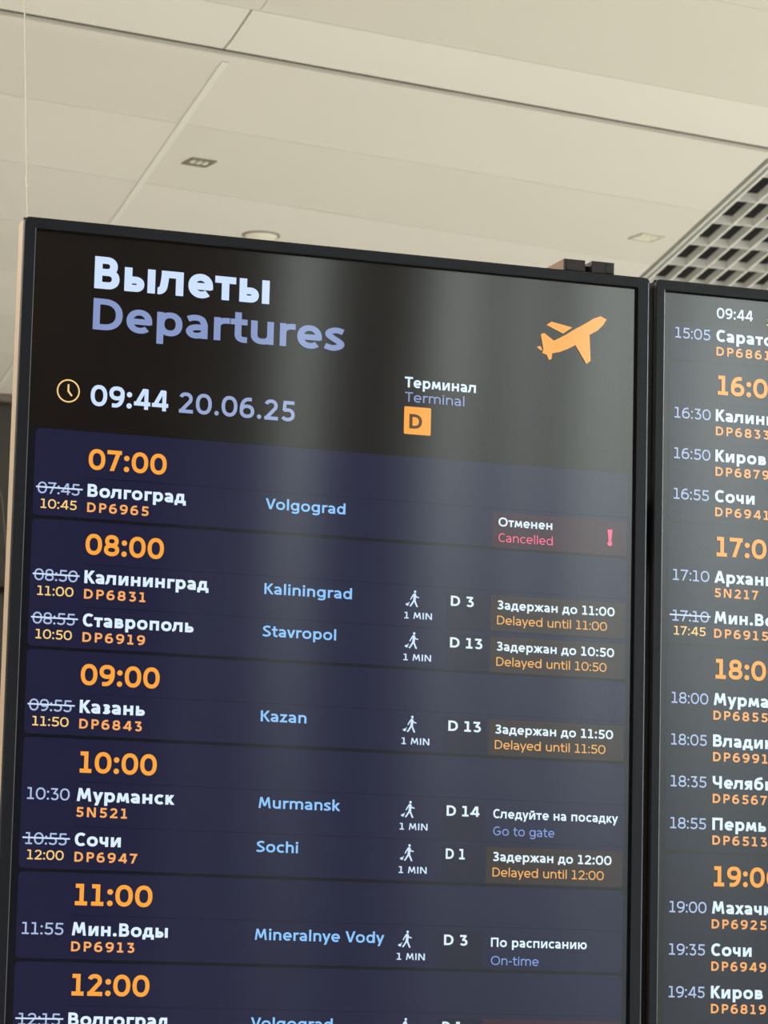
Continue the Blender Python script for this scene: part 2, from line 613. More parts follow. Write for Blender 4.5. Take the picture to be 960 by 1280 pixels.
def glyph(ch, w):
    """returns (shapes, ink width, left bearing, right bearing)"""
    h = w / 2
    S = []
    P = lambda *pts: S.append(('p', list(pts)))
    PL = lambda pts: S.append(('p', pts))
    D = lambda x0, y0, x1, y1, k=1.0: S.append(('d', x0, y0, x1, y1, k))
    DOT = lambda cx, cy, r: S.append(('c', cx, cy, r))
    st, rd = 0.10, 0.06

    def ring(x0, W, y0, y1):
        PL(arc(x0 + W / 2, (y0 + y1) / 2, W / 2 - h, (y1 - y0) / 2 - h, 0, 360, 30))

    def bowl(x0, x1, y0, y1):          # open to the left: top bar, curve, bottom bar
        r = (y1 - y0) / 2 - h
        rx = min(r * 1.05, (x1 - x0) - h * 1.0)
        cx = x1 - h - rx
        PL([(x0, y1 - h)] + arc(cx, (y0 + y1) / 2, rx, r, 90, -90) + [(x0, y0 + h)])

    X = XH
    lookalike = {'а': 'a', 'е': 'e', 'о': 'o', 'р': 'p', 'с': 'c', 'у': 'y', 'В': 'B', 'К': 'K', 'М': 'M', 'О': 'O',
                 'С': 'C', 'Т': 'T', 'А': 'A'}
    ch = lookalike.get(ch, ch)
    if ch == ' ':
        return [], 0.40, 0, 0
    if ch == '0':
        ring(0, 0.80, -0.01, 1.01); return S, 0.80, 0.05, 0.05
    if ch == '1':
        P((0.30, 0), (0.30, 1)); P((0.02, 1 - h), (0.30, 1 - h)); P((0.0, h * 0.9), (0.56, h * 0.9))
        return S, 0.56, 0.08, 0.10
    if ch == '2':
        PL(arc(0.335, 0.70, 0.335 - h, 0.31 - h, 165, -28) + [(0.10, h * 0.9)])
        P((0.0, h * 0.9), (0.70, h * 0.9)); return S, 0.70, 0.07, 0.07
    if ch == '3':
        P((0.05, 1 - h), (0.60, 1 - h)); D(0.53 , 1 - h * 1.2, 0.30, 0.56, 0.9)
        PL([(0.24, 0.62 - h)] + arc(0.34, 0.30, 0.34 - h, 0.32 - h, 85, -150)); return S, 0.68, 0.05, 0.06
    if ch == '4':
        D(0.60 - w * 0.35, 1.0, 0.03 + h, 0.22, 1.0); P((0.0, 0.27), (0.80, 0.27)); P((0.60, 0), (0.60, 1.0 if w < .15 else 0.98))
        return S, 0.80, 0.04, 0.04
    if ch == '5':
        P((0.11, 1 - h), (0.66, 1 - h)); P((0.11 + h * .8, 1 - h), (0.08 + h * .8, 0.50))
        PL([(0.08 + h * .5, 0.62 - h)] + arc(0.32, 0.315, 0.37 - h, 0.325 - h, 90, -150)); return S, 0.69, 0.07, 0.05
    if ch in '69':
        ring(0, 0.74, -0.01, 0.66)
        pts = arc(0.37 + 0.10, 0.40, 0.47 - h, 0.61 - h, 180, 95, 10) + [(0.60, 1.0 - h * 0.95)]
        PL(pts)
        if ch == '9':
            T = []
            for s in S:
                T.append(('p', [(0.74 - q[0], 1 - q[1]) for q in s[1]]))
            S = T
        return S, 0.74, 0.05, 0.05
    if ch == '7':
        P((0.0, 1 - h), (0.70, 1 - h)); D(0.70 - w * 0.62, 1.0, 0.16 + w * .4, 0.0, 1.0); return S, 0.72, 0.04, 0.03
    if ch == '8':
        ring(0.04, 0.66, 0.50 - h * .9, 1.01); ring(0, 0.74, -0.01, 0.50 + h * .9); return S, 0.74, 0.05, 0.05
    if ch == ':':
        r = max(w * 0.68, 0.075)
        DOT(r, r * .95, r); DOT(r, 0.70 - r * .3, r); return S, 2 * r, 0.06, 0.06
    if ch == '.':
        r = max(w * 0.64, 0.075)
        DOT(r, r * .95, r); return S, 2 * r, 0.07, 0.06
    if ch == '-':
        P((0, 0.40), (0.34, 0.40)); return S, 0.34, 0.06, 0.06
    if ch == '!':
        S.append(('f', [(0.0, 1.0), (w * 1.25, 1.0), (w * 1.0, 0.32), (w * 0.25, 0.32)])); DOT(w * 0.62, w * .62, w * .62)
        return S, w * 1.25, 0.1, 0.1
    if ch == 'A':
        W = 0.84
        D(h * 1.05, 0, W / 2 - h * .1, 1); D(W - h * 1.05, 0, W / 2 + h * .1, 1); P((0.17, 0.28), (W - 0.17, 0.28)); return S, W, 0.01, 0.01
    if ch == 'B':
        P((h, 0), (h, 1)); bowl(h, 0.64, 0.52 - h, 1.0); bowl(h, 0.70, 0, 0.52 + h); return S, 0.70, st, rd
    if ch == 'C':
        PL(arc(0.42, 0.5, 0.42 - h, 0.51 - h, 48, 312, 24)); return S, 0.74, rd, 0.02
    if ch == 'D':
        P((h, 0), (h, 1)); PL([(h, 1 - h)] + arc(0.30, 0.5, 0.50 - h, 0.5 - h, 90, -90, 18) + [(h, h)]); return S, 0.80, st, rd
    if ch == 'G':
        PL(arc(0.43, 0.5, 0.43 - h, 0.51 - h, 50, 345, 24)); P((0.46, 0.46), (0.84, 0.46)); P((0.84 - h, 0.46 + h), (0.84 - h, 0.2)); return S, 0.84, rd, st
    if ch == 'I':
        P((h, 0), (h, 1)); return S, w, st, st
    if ch == 'K':
        P((h, 0), (h, 1)); D(0.20 + h * .4, 0.50, 0.68 - h, 1.0); D(0.24, 0.60, 0.72 - h, 0.0); return S, 0.72, st, 0.0
    if ch == 'M':
        W = 1.02
        D(0.02 + h, 0, 0.14 + h, 1, .9); D(W - 0.02 - h, 0, W - 0.14 - h, 1, .9)
        D(0.14 + h, 1.0, W / 2, 0.18, .95); D(W - 0.14 - h, 1.0, W / 2, 0.18, .95); return S, W, 0.06, 0.06
    if ch == 'N':
        W = 0.82
        P((h, 0), (h, 1)); P((W - h, 0), (W - h, 1)); D(h * 1.2, 1, W - h * 1.2, 0, .95); return S, W, st, st
    if ch == 'O':
        ring(0, 0.98, -0.01, 1.01); return S, 0.98, rd, rd
    if ch == 'P':
        P((h, 0), (h, 1)); bowl(h, 0.68, 0.36, 1.0); return S, 0.68, st, 0.03
    if ch == 'S':
        PL(spline([(0.60, 1 - h - .045), (0.46, 1 - h + .004), (0.32, 1 - h + .008), (0.09 + h * .5, 1 - h - .09), (0.07 + h * .6, 0.67), (0.32, 0.51),
                   (0.60 - h * .5, 0.34), (0.585 - h * .5, h + .09), (0.32, h - .008), (0.16, h + .004), (0.01, h + .055)])); return S, 0.66, 0.05, 0.05
    if ch == 'T':
        P((0, 1 - h), (0.74, 1 - h)); P((0.37, 0), (0.37, 1)); return S, 0.74, 0.02, 0.0
    if ch == 'V':
        W = 0.82
        D(h * 1.05, 1, W / 2, 0); D(W - h * 1.05, 1, W / 2, 0); return S, W, 0.0, -0.02
    if ch == 'П':
        W = 0.80
        P((h, 0), (h, 1)); P((W - h, 0), (W - h, 1)); P((0, 1 - h), (W, 1 - h)); return S, W, st, st
    if ch == 'Ч':
        W = 0.72
        P((W - h, 0), (W - h, 1)); PL([(h, 1), (h, 0.72)] + arc(0.30 + h * .2, 0.66, 0.30 - h * .8, 0.27, 180, 270, 8) + [(W - h, 0.39)]); return S, W, 0.06, st
    if ch == 'З':
        PL(arc(0.33, 0.735, 0.31 - h, 0.27 - h, 150, -80, 14) + [(0.25, 0.515)])
        PL([(0.25, 0.515)] + arc(0.33, 0.265, 0.35 - h, 0.275 - h, 80, -150, 14)); return S, 0.69, 0.04, rd
    # ---- small letters
    if ch == 'a':
        W = 0.60
        PL(spline([(0.05, X - h - .05), (0.17, X - h), (0.31, X - h + .008), (0.47 - h * .3, X - h - .05), (W - h, X - .27 - h * .4)]) + [(W - h, 0)])
        PL(spline([(W - h, 0.45 - h), (0.30, 0.45 - h), (0.12 + h * .4, 0.40 - h * .9), (h, 0.22), (0.11 + h * .4, 0.04 + h * .9), (0.26, h - .008), (0.42, h + .02), (W - h, 0.16 + h * .3)])); return S, W, 0.05, 0.09
    if ch == 'c':
        PL(arc(0.36, X / 2, 0.36 - h, X / 2 + 0.01 - h, 48, 312, 20)); return S, 0.62, rd, 0.02
    if ch == 'd':
        W = 0.70
        ring(0, W - 0.02, -0.01, X + 0.01); P((W - h, 0), (W - h, 1.04)); return S, W, rd, 0.09
    if ch == 'e':
        W = 0.70
        PL([(W - h, X / 2 - h * .9)] + arc(W / 2, X / 2 + .01, W / 2 - h, X / 2 - h, 4, 180, 16, 2.1) + arc(W / 2 + .02, X / 2, W / 2 + .02 - h, X / 2 + 0.01 - h, 186, 312, 14, 2.1)); P((h, X / 2 - h * .1), (W - h * .5, X / 2 - h * .1)); return S, W, rd, 0.05
    if ch == 'g':
        W = 0.70
        ring(0, W - 0.02, -0.01 + 0.03, X + 0.01); PL([(W - h, X), (W - h, -0.02)] + arc(0.35, -0.02, 0.35 - h, 0.25 - h, 0, -150, 12)); return S, W, rd, 0.09
    if ch in 'hn':
        W = 0.64
        P((h, 0), (h, 1.04 if ch == 'h' else X)); PL([(h, X - 0.30)] + arc(W / 2, X - 0.29, W / 2 - h, 0.30 - h, 180, 0, 14) + [(W - h, 0)]); return S, W, 0.09, 0.08
    if ch == 'i':
        P((h, 0), (h, X)); DOT(h, X + 0.10 + w * .5, w * 0.62); return S, w, 0.09, 0.09
    if ch == 'k':
        P((h, 0), (h, 1.04)); D(0.16 + h * .5, 0.36, 0.58 - h, X); D(0.22, 0.42, 0.62 - h, 0.0); return S, 0.62, 0.09, 0.0
    if ch == 'l':
        P((h, 0), (h, 1.04)); return S, w, 0.09, 0.09
    if ch == 'm':
        W = 1.08; m_ = W / 2
        P((h, 0), (h, X))
        PL([(h, X - 0.28)] + arc((m_ + h) / 2, X - 0.27, (m_ - h) / 2, 0.28 - h, 180, 0, 12) + [(m_, 0)])
        PL([(m_, X - 0.28)] + arc((m_ + W - h) / 2, X - 0.27, (W - h - m_) / 2, 0.28 - h, 180, 0, 12) + [(W - h, 0)]); return S, W, 0.09, 0.08
    if ch == 'o':
        ring(0, 0.74, -0.01, X + 0.01); return S, 0.74, rd, rd
    if ch == 'p':
        W = 0.70
        ring(0.02, W - 0.02, -0.01, X + 0.01); P((h, -0.28), (h, X)); return S, W, 0.09, rd
    if ch == 'r':
        P((h, 0), (h, X)); PL([(h, X - 0.32)] + arc(0.36, X - 0.30, 0.36 - h, 0.30 - h, 180, 88, 8) + [(0.44, X - h * 1.0)]); return S, 0.44, 0.09, 0.0
    if ch == 's':
        PL(spline([(0.52, X - h - .035), (0.40, X - h + .004), (0.27, X - h + .006), (0.08 + h * .5, X - h - .06), (0.06 + h * .6, X * .66), (0.27, X * .51),
                   (0.50 - h * .5, X * .34), (0.485 - h * .5, h + .06), (0.27, h - .008), (0.14, h + .004), (0.01, h + .045)])); return S, 0.55, 0.04, 0.04
    if ch == 't':
        PL([(0.12 + h, X + 0.22), (0.12 + h, 0.24)] + arc(0.38, 0.24, 0.26 - h, 0.25 - h, 180, 270, 6) + [(0.47, h - 0.01)]); P((0.0, X - h), (0.47, X - h)); return S, 0.47, 0.03, 0.03
    if ch == 'u':
        W = 0.64
        P((W - h, 0), (W - h, X)); PL([(h, X)] + arc(W / 2, 0.29, W / 2 - h, 0.30 - h, 180, 360, 14)); return S, W, 0.08, 0.09
    if ch == 'v':
        W = 0.66
        D(h, X, W / 2, 0); D(W - h, X, W / 2, 0); return S, W, 0.0, 0.0
    if ch == 'y':
        W = 0.68
        D(h, X, W / 2 + 0.01, 0.0); D(W - h, X, W / 2 - 0.11, -0.28); return S, W, 0.0, 0.0
    if ch == 'z':
        P((0.02, X - h), (0.56, X - h)); P((0, h), (0.58, h)); D(0.54 - h, X - h, 0.04 + h, h, .95); return S, 0.58, 0.04, 0.04
    if ch == 'б':
        W = 0.72
        ring(0, W, -0.01, X - 0.02); PL([(h, 0.34)] + arc(0.42, 0.48, 0.42 - h, 0.44, 185, 100, 8) + [(0.64, 1.0 - h * .2)]); return S, W, rd, rd
    if ch == 'в':
        P((h, 0), (h, X)); bowl(h, 0.56, X / 2 - h * .9, X); bowl(h, 0.61, 0, X / 2 + h * .9); return S, 0.61, 0.09, 0.05
    if ch == 'г':
        P((h, 0), (h, X)); P((0, X - h), (0.50, X - h)); return S, 0.50, 0.09, 0.0
    if ch in 'дл':
        W = 0.72
        PL(spline([(-0.01, h * 0.98), (0.07, h * 1.05), (0.145, h + .09), (0.185, X * .55), (0.205, X - h)]))
        P((0.205 - h, X - h), (W, X - h)); P((W - h, 0), (W - h, X))
        if ch == 'д':
            S.clear()
            W = 0.78
            PL([(0.13, h), (0.20, 0.30), (0.235, X - h)]); P((0.19, X - h), (0.66, X - h)); P((0.66 - h, 0), (0.66 - h, X))
            P((0, h), (W, h)); P((h * .9, w * .5), (h * .9, -0.17)); P((W - h * .9, w * .5), (W - h * .9, -0.17)); return S, W, 0.02, 0.02
        return S, W, 0.0, 0.09
    if ch == 'ж':
        W = 0.98; c = W / 2
        P((c, 0), (c, X))
        for s in (-1, 1):
            D(c + s * 0.08, X * .48, c + s * (c - h), X); D(c + s * 0.08, X * .56, c + s * (c - h), 0)
        return S, W, 0.01, 0.01
    if ch == 'з':
        PL(arc(0.27, X - 0.205, 0.26 - h, 0.215 - h, 150, -80, 10) + [(0.20, X / 2)]); PL([(0.20, X / 2)] + arc(0.27, 0.20, 0.29 - h, 0.21 - h, 80, -150, 10)); return S, 0.56, 0.03, 0.05
    if ch in 'ий':
        W = 0.68
        P((h, 0), (h, X)); P((W - h, 0), (W - h, X)); D(h * 1.3, 0, W - h * 1.3, X, .9)
        if ch == 'й':
            PL(arc(W / 2, X + 0.22, 0.14, 0.11, 180, 360, 8))
        return S, W, 0.09, 0.09
    if ch == 'к':
        P((h, 0), (h, X)); D(0.16 + h * .5, 0.34, 0.56 - h, X); D(0.20, 0.42, 0.60 - h, 0.0); return S, 0.60, 0.09, 0.0
    if ch == 'м':
        W = 0.86
        D(0.0 + h, 0, 0.09 + h, X, .95); D(W - h, 0, W - 0.09 - h, X, .95); D(0.09 + h, X, W / 2, 0.10, .9); D(W - 0.09 - h, X, W / 2, 0.10, .9); return S, W, 0.04, 0.04
    if ch == 'н':
        W = 0.66
        P((h, 0), (h, X)); P((W - h, 0), (W - h, X)); P((h, X / 2), (W - h, X / 2)); return S, W, 0.09, 0.09
    if ch == 'п':
        W = 0.66
        P((h, 0), (h, X)); P((W - h, 0), (W - h, X)); P((0, X - h), (W, X - h)); return S, W, 0.09, 0.09
    if ch == 'т':
        P((0, X - h), (0.60, X - h)); P((0.30, 0), (0.30, X)); return S, 0.60, 0.02, 0.02
    if ch == 'х':
        W = 0.66
        D(h, 0, W - h, X); D(h, X, W - h, 0); return S, W, 0.01, 0.01
    if ch == 'ч':
        W = 0.60
        P((W - h, 0), (W - h, X)); PL([(h, X), (h, 0.56)] + arc(0.26, 0.50, 0.26 - h, 0.22, 180, 270, 6) + [(W - h, 0.28)]); return S, W, 0.05, 0.09
    if ch == 'ь':
        P((h, 0), (h, X)); bowl(h, 0.60, 0, X / 2 + 0.10); return S, 0.60, 0.09, 0.05
    if ch == 'ы':
        P((h, 0), (h, X)); bowl(h, 0.56, 0, X / 2 + 0.10); W = 0.60 + w + 0.05
        P((W - h, 0), (W - h, X)); return S, W, 0.09, 0.09
    if ch == 'ю':
        P((h, 0), (h, X)); P((h, X / 2), (0.34, X / 2)); ring(0.26, 0.70, -0.01, X + 0.01); return S, 0.96, 0.09, rd
    if ch == 'я':
        W = 0.62
        P((W - h, 0), (W - h, X)); PL([(W - h, X - h)] + arc(0.28, X - 0.235, 0.26 - h, 0.235 - h, 90, 270, 10) + [(W - h, X - 0.47 + h)]); D(0.34, 0.30, 0.02 + h, 0.0); return S, W, 0.03, 0.09
    raise ValueError(ch)


def ribbon(pts, w):
    h = w / 2
    clean = [pts[0]]
    for p in pts[1:]:
        if math.hypot(p[0] - clean[-1][0], p[1] - clean[-1][1]) > 1e-4:
            clean.append(p)
    pts = clean
    closed = len(pts) > 4 and math.hypot(pts[0][0] - pts[-1][0], pts[0][1] - pts[-1][1]) < 1e-3
    if closed:
        pts = pts[:-1]
    n = len(pts)
    L, R = [], []
    for i in range(n):
        if closed:
            a, b = pts[i - 1], pts[(i + 1) % n]
            p0, p1 = pts[i - 1], pts[i]
            q1 = pts[(i + 1) % n]
        else:
            p0 = pts[i - 1] if i > 0 else None
            p1 = pts[i]
            q1 = pts[i + 1] if i < n - 1 else None
        d = []
        if p0 is not None:
            l = math.hypot(p1[0] - p0[0], p1[1] - p0[1]); d.append(((p1[0] - p0[0]) / l, (p1[1] - p0[1]) / l))
        if q1 is not None:
            l = math.hypot(q1[0] - p1[0], q1[1] - p1[1]); d.append(((q1[0] - p1[0]) / l, (q1[1] - p1[1]) / l))
        if len(d) == 2:
            nx, ny = -(d[0][1] + d[1][1]), (d[0][0] + d[1][0])
            l = math.hypot(nx, ny) or 1
            nx, ny = nx / l, ny / l
            c = nx * -d[0][1] + ny * d[0][0]
            k = h / max(c, 0.55)
        else:
            nx, ny, k = -d[0][1], d[0][0], h
        L.append((p1[0] + nx * k, p1[1] + ny * k)); R.append((p1[0] - nx * k, p1[1] - ny * k))
    quads = []
    rng = range(n if closed else n - 1)
    for i in rng:
        j = (i + 1) % n
        quads.append((R[i], R[j], L[j], L[i]))
    return quads


def text_polys(s, w, track=0.0):
    x = 0.0
    out = []
    first = True
    lo = None
    hi = 0
    for ch in s:
        sh, W, l, r = glyph(ch, w)
        if first and sh:
            x = -0.0
            l = 0.0
            first = False
        x += l
        for n_, s_ in enumerate(sh):
            mark = len(out)
            if s_[0] == 'p':
                for q in ribbon(s_[1], w):
                    out.append([(x + a, b) for a, b in q])
            elif s_[0] == 'd':
                _, x0, y0, x1, y1, k = s_
                ln = math.hypot(x1 - x0, y1 - y0)
                hw = w * k * ln / max(abs(y1 - y0), 1e-3) / 2
                hw = min(hw, w * 1.1)
                q = [(x + x0 - hw, y0), (x + x0 + hw, y0), (x + x1 + hw, y1), (x + x1 - hw, y1)]
                if y0 > y1:
                    q.reverse()
                out.append(q)
            elif s_[0] == 'c':
                out.append([(x + s_[1] + s_[3] * math.cos(2 * math.pi * i / 18), s_[2] + s_[3] * math.sin(2 * math.pi * i / 18)) for i in range(18)])
            elif s_[0] == 'f':
                out.append([(x + a, b) for a, b in s_[1]])
            for k_ in range(mark, len(out)):
                out[k_] = (n_ * 0.02, out[k_])
        x += W
        hi = x
        x += r + track
    return out, hi


def write(name, s, u0, v0, cap, mat, w=0.15, u1=None, track=0.0, parent=None, e=0.9, label=None):
    """lettering with its baseline starting at u0, v0 (mm), fitted to end at u1"""
    polys, W = text_polys(s, w, track)
    sx = (u1 - u0) / W if u1 is not None else cap
    b_ = bmesh.new()
    for lift, q in polys:      # strokes of one letter lie a hair apart so that they never coincide
        vs = [b_.verts.new(on(u0 + a * sx, v0 - b * cap, e + lift)) for a, b in q]
        try:
            b_.faces.new(vs)
        except ValueError:
            pass
    for f in b_.faces:
        f.normal_update()
        if f.normal.y > 0:
            f.normal_flip()
    return child(name, b_, mat, parent, label=label)


def rrect(u0, u1, v0, v1, r, e, n=5):
    pts = []
    for cu, cv, a0 in ((u1 - r, v0 + r, 0), (u0 + r, v0 + r, 90), (u0 + r, v1 - r, 180), (u1 - r, v1 - r, 270)):
        for i in range(n + 1):
            a = math.radians(a0 + 90 * i / n)
            pts.append((cu + r * math.cos(a), cv - r * math.sin(a)))
    return pts


def flat(name, pts, e, mat, parent, label=None):
    b_ = bmesh.new()
    polys = pts if isinstance(pts[0][0], (tuple, list)) else [pts]
    for pl in polys:
        vs = [b_.verts.new(on(p[0], p[1], e)) for p in pl]
        b_.faces.new(vs)
    for f in b_.faces:
        f.normal_update()
        if f.normal.y > 0:
            f.normal_flip()
    bmesh.ops.triangulate(b_, faces=[f for f in b_.faces if len(f.verts) > 4])
    return child(name, b_, mat, parent, label=label)


# screen colours
E_HEAD = lit('screen header black', (17, 11, 9))
E_NAVY = lit('screen panel navy', (25, 26, 57))
E_NAVY2 = lit('screen second page navy', (15, 20, 38))
E_GAP = lit('screen gap', (9, 10, 22))
E_GAP2 = lit('screen second page backdrop', (8, 11, 15))
E_RULE = lit('screen rule', (19, 18, 38))
E_CELL = lit('screen gate cell', (24, 22, 46))
E_OBOX = lit('screen delay box', (50, 41, 40))
E_RBOX = lit('screen cancelled box', (54, 31, 46))
E_WHITE = lit('screen white', (222, 240, 255))
E_TITLE = lit('screen title white', (206, 226, 255))
E_BLUEG = lit('screen grey blue', (134, 151, 197))
E_DATE = lit('screen date blue', (152, 168, 208))
E_ORANGE = lit('screen orange', (252, 166, 62))
E_PEACH = lit('screen peach', (250, 172, 98))
E_YELLOW = lit('screen yellow', (250, 208, 128))
E_OLD = lit('screen old time', (172, 190, 226))
E_STRIKE = lit('screen strike', (206, 226, 252))
E_LATIN = lit('screen latin blue', (140, 196, 252))
E_GO = lit('screen go blue', (124, 152, 212))
E_DELAY = lit('screen delay orange', (236, 172, 90))
E_PINK = lit('screen pink', (232, 96, 132))
E_BROWN = lit('screen badge letter', (84, 50, 16))
E_PALE = lit('screen pale orange', (255, 214, 140))

WB, WS, WR = 0.21, 0.17, 0.135       # stroke weights


def display(u_off, label, left_bezel, right_bezel, case_mat, rim_mat):
    """casing, bezel ring, bright inner edge and the picture area"""
    c = on(u_off + 340, 1209)
    t = root('departure_display', (c.x, SY, c.z - 0.012), label, 'display')
    uL, uR = u_off - left_bezel, u_off + 680.4 + right_bezel
    vT, vB = -11.5, 1221.0
    # casing: brown rim then beige metal tray
    b_ = bmesh.new()
    a = on(uL, vB); z_ = on(uR, vT)
    box(b_, a.x, z_.x, SY + 0.0015, SY + 0.0035, a.z, z_.z)
    child('rim', b_, rim_mat, t)
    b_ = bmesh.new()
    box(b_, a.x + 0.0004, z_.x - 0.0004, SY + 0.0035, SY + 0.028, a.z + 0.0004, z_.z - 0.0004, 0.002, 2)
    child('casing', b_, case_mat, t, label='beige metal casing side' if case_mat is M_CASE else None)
    # bezel ring, rounded outside corners, raised above the picture
    b_ = bmesh.new()
    hgt = 5.0
    ro_ = 5.0
    outer = rrect(uL, uR, vT, vB, ro_, 0, 6)
    outer_f = rrect(uL + 0.9, uR - 0.9, vT + 0.9, vB - 0.9, ro_ - 0.6, 0, 6)
    n_ = len(outer)
    inn_c = [(u_off + 680.4, 0.0), (u_off, 0.0), (u_off, 1209.6), (u_off + 680.4, 1209.6)]
    inner = []
    for k in range(4):
        inner += [inn_c[k]] * 7
    def ringv(pts, e):
        return [b_.verts.new(on(p[0], p[1], e)) for p in pts]
    r0 = ringv(outer, -1.5); r1 = ringv(outer, hgt - 0.9); r2 = ringv(outer_f, hgt)
    r3 = ringv(inner, hgt); r4 = ringv(inner, -0.6)
    for ra, rb in ((r0, r1), (r1, r2), (r2, r3), (r3, r4)):
        for i in range(n_):
            j = (i + 1) % n_
            b_.faces.new((ra[i], ra[j], rb[j], rb[i]))
    bmesh.ops.remove_doubles(b_, verts=b_.verts, dist=1e-6)
    bmesh.ops.recalc_face_normals(b_, faces=b_.faces)
    child('bezel', b_, M_BEZEL, t)
    # black step inside the bezel
    b_ = bmesh.new()
    for (ua, ub, va, vb) in ((u_off - 0.05, u_off + 0.6, 0.0, 1209.6), (u_off + 679.8, u_off + 680.45, 0.0, 1209.6), (u_off, u_off + 680.4, -0.05, 0.6)):
        p = on(ua, vb, 0); q = on(ub, va, 0)
        box(b_, p.x, q.x, SY - 0.0046, SY, p.z, q.z)
    child('inner_step', b_, M_BEZEL_IN, t)
    # pale hairlines: inner left edge, standing in for the chamfer's glint, and outer right edge
    b_ = bmesh.new()
    p = on(u_off - 0.25, 1209, 0); q = on(u_off + 0.4, 0, 0)
    box(b_, p.x, q.x, SY - 0.0053, SY - 0.0045, p.z, q.z)
    child('edge_line', b_, M_EDGE, t, label='thin pale strip for the glint along the inner edge of the bezel')
    b_ = bmesh.new()
    p = on(uR - 2.0, 1219, 0); q = on(uR - 1.4, -6, 0)
    box(b_, p.x, q.x, SY - 0.0053, SY - 0.0045, p.z, q.z)
    child('edge_line', b_, M_EDGE, t, label='thin bright line along the outer edge of the bezel')
    b_ = bmesh.new()
    p = on(u_off - 0.3, 1209.6, 0); q = on(u_off + 680.6, 0, 0)
    box(b_, p.x, q.x, SY, SY + 0.0014, p.z, q.z)
    child('screen', b_, E_HEAD, t)
    return t


left = display(0.0, 'left black-framed display headed Departures with orange clock and aeroplane', 11.5, 13.8, M_CASE, M_RIM)
right_d = display(711.9, 'right display cut off by the picture edge, listing flights after 15:05', 9.6, 14.2, M_BEZEL_IN, M_BEZEL_IN)  # casing and rim set black for the shade between the displays


def walker(u, v, parent):
    """walking figure pulling a case; v is the city baseline of the row"""
    P_ = []
    k = 1.0
    o = (u, v)

    def q(pts):
        P_.append([(o[0] + a, o[1] + b) for a, b in pts])
    q([(10.4 + 1.35 * math.cos(2 * math.pi * i / 14), -12.9 + 1.45 * math.sin(2 * math.pi * i / 14)) for i in range(14)])
    q([(8.6, -10.9), (10.9, -11.1), (11.8, -9.6), (11.4, -5.0), (11.2, -3.2), (8.2, -3.2), (8.7, -7.0)])          # trunk
    q([(8.7, -10.8), (9.6, -9.4), (7.3, -6.4), (5.9, -4.0), (5.0, -4.4), (6.2, -7.0)])                             # rear arm
    q([(10.9, -10.4), (12.1, -8.2), (15.2, -7.2), (15.0, -6.1), (11.3, -6.9), (10.2, -8.8)])                       # front arm
    q([(8.2, -3.5), (10.4, -3.3), (8.0, 0.4), (5.9, 3.3), (4.3, 2.7), (6.5, -0.5)])                               # rear leg
    q([(9.0, -3.6), (11.2, -3.4), (12.7, 0.2), (14.0, 3.0), (13.2, 3.6), (12.2, 3.3), (10.9, 0.6)])               # front leg
    q([(3.9, -1.9), (4.6, -1.5), (3.5, 0.3), (2.8, -0.1)])
    q([(1.9, -0.6), (3.9, 0.5), (2.7, 2.6), (1.0, 2.2), (-0.3, 0.9)])                                             # case
    flat('walking_figure_icon', P_, 0.9, E_STRIKE, parent)


def nat(s):
    """natural end of a bold city name in this lettering"""
    _, W = text_polys(s, WB)
    return 66.3 + W * 13.4 * NATURAL


NATURAL = 1.15


def flight(panel, u_off, b, old=None, new=None, city='', cw=None, num='', nw=None, latin=None, lw=None, gate=None, gw=None,
           status=None, status2=None, sw=None, sw2=None, s2col=None, boxcol=None, s2dy=16.5, gap_next=True, tstrike=True, time_mat=None):
    """one flight line; b is the baseline of the city name"""
    U = u_off
    big = u_off > 10
    if old:
        u0 = 13.5 if old[0] == '0' else 15.0
        if big:
            u0 += 0.4
        write('scheduled_time', old, U + u0, b - 0.1, 12.0, E_OLD, WR, U + 59.2 - (1.4 if old[-1] == '5' else 0), 0, panel)
        if new:
            flat('strike_line', [(U + 11.8, b - 7.5), (U + 61, b - 7.5), (U + 61, b - 5.9), (U + 11.8, b - 5.9)], 1.2, E_STRIKE, panel)
    if new:
        write('revised_time', new, U + 17.4, b + 15.1, 9.6, E_YELLOW, 0.145, U + 55.3, 0, panel)
    k = -1.0 if big else 0.0
    if cw == 0:
        cw = nat(city)
    write('city_name', city, U + 66.3 + k, b, 13.4, E_WHITE, WB, None if cw is None else U + cw + k, 0, panel)
    write('flight_number', num, U + 66.5 + k, b + 16.0, 10.0, E_PEACH, 0.19, None if nw is None else U + nw + k, 0.17, panel)
    if latin:
        d0 = {'V': -1.0, 'S': -0.2}.get(latin[0], 0.3)
        write('latin_city_name', latin, U + 259.7 + d0, b - 0.5, 11.4, E_LATIN, WS, U + lw, 0, panel)
    if gate:
        flat('gate_cell', [(U + 464.5, b - 15.0), (U + 511.5, b - 15.0), (U + 511.5, b + 23.5), (U + 464.5, b + 23.5)], 0.5, E_CELL, panel)
        walker(U + 417.3, b, panel)
        write('walking_minutes', '1 MIN', U + 416.1, b + 16.2, 7.0, E_STRIKE, 0.17, U + 447.4, 0, panel)
        write('gate_number', gate, U + 468.5, b - 0.3, 11.0, E_WHITE, 0.19, U + gw, 0, panel)
    if boxcol is not None:
        flat('status_box', [(U + 514.4, b - 14.8), (U + 671.0, b - 14.8), (U + 671.0, b + 23.5), (U + 514.4, b + 23.5)], 0.5, boxcol, panel)
    if status:
        write('status_text', status, U + 521.5, b + 0.2, 9.7, E_WHITE, 0.18, U + sw, 0, panel)
    if status2:
        write('latin_status_text', status2, U + 521.8, b + s2dy, 9.4, s2col, 0.125, U + sw2, 0, panel)


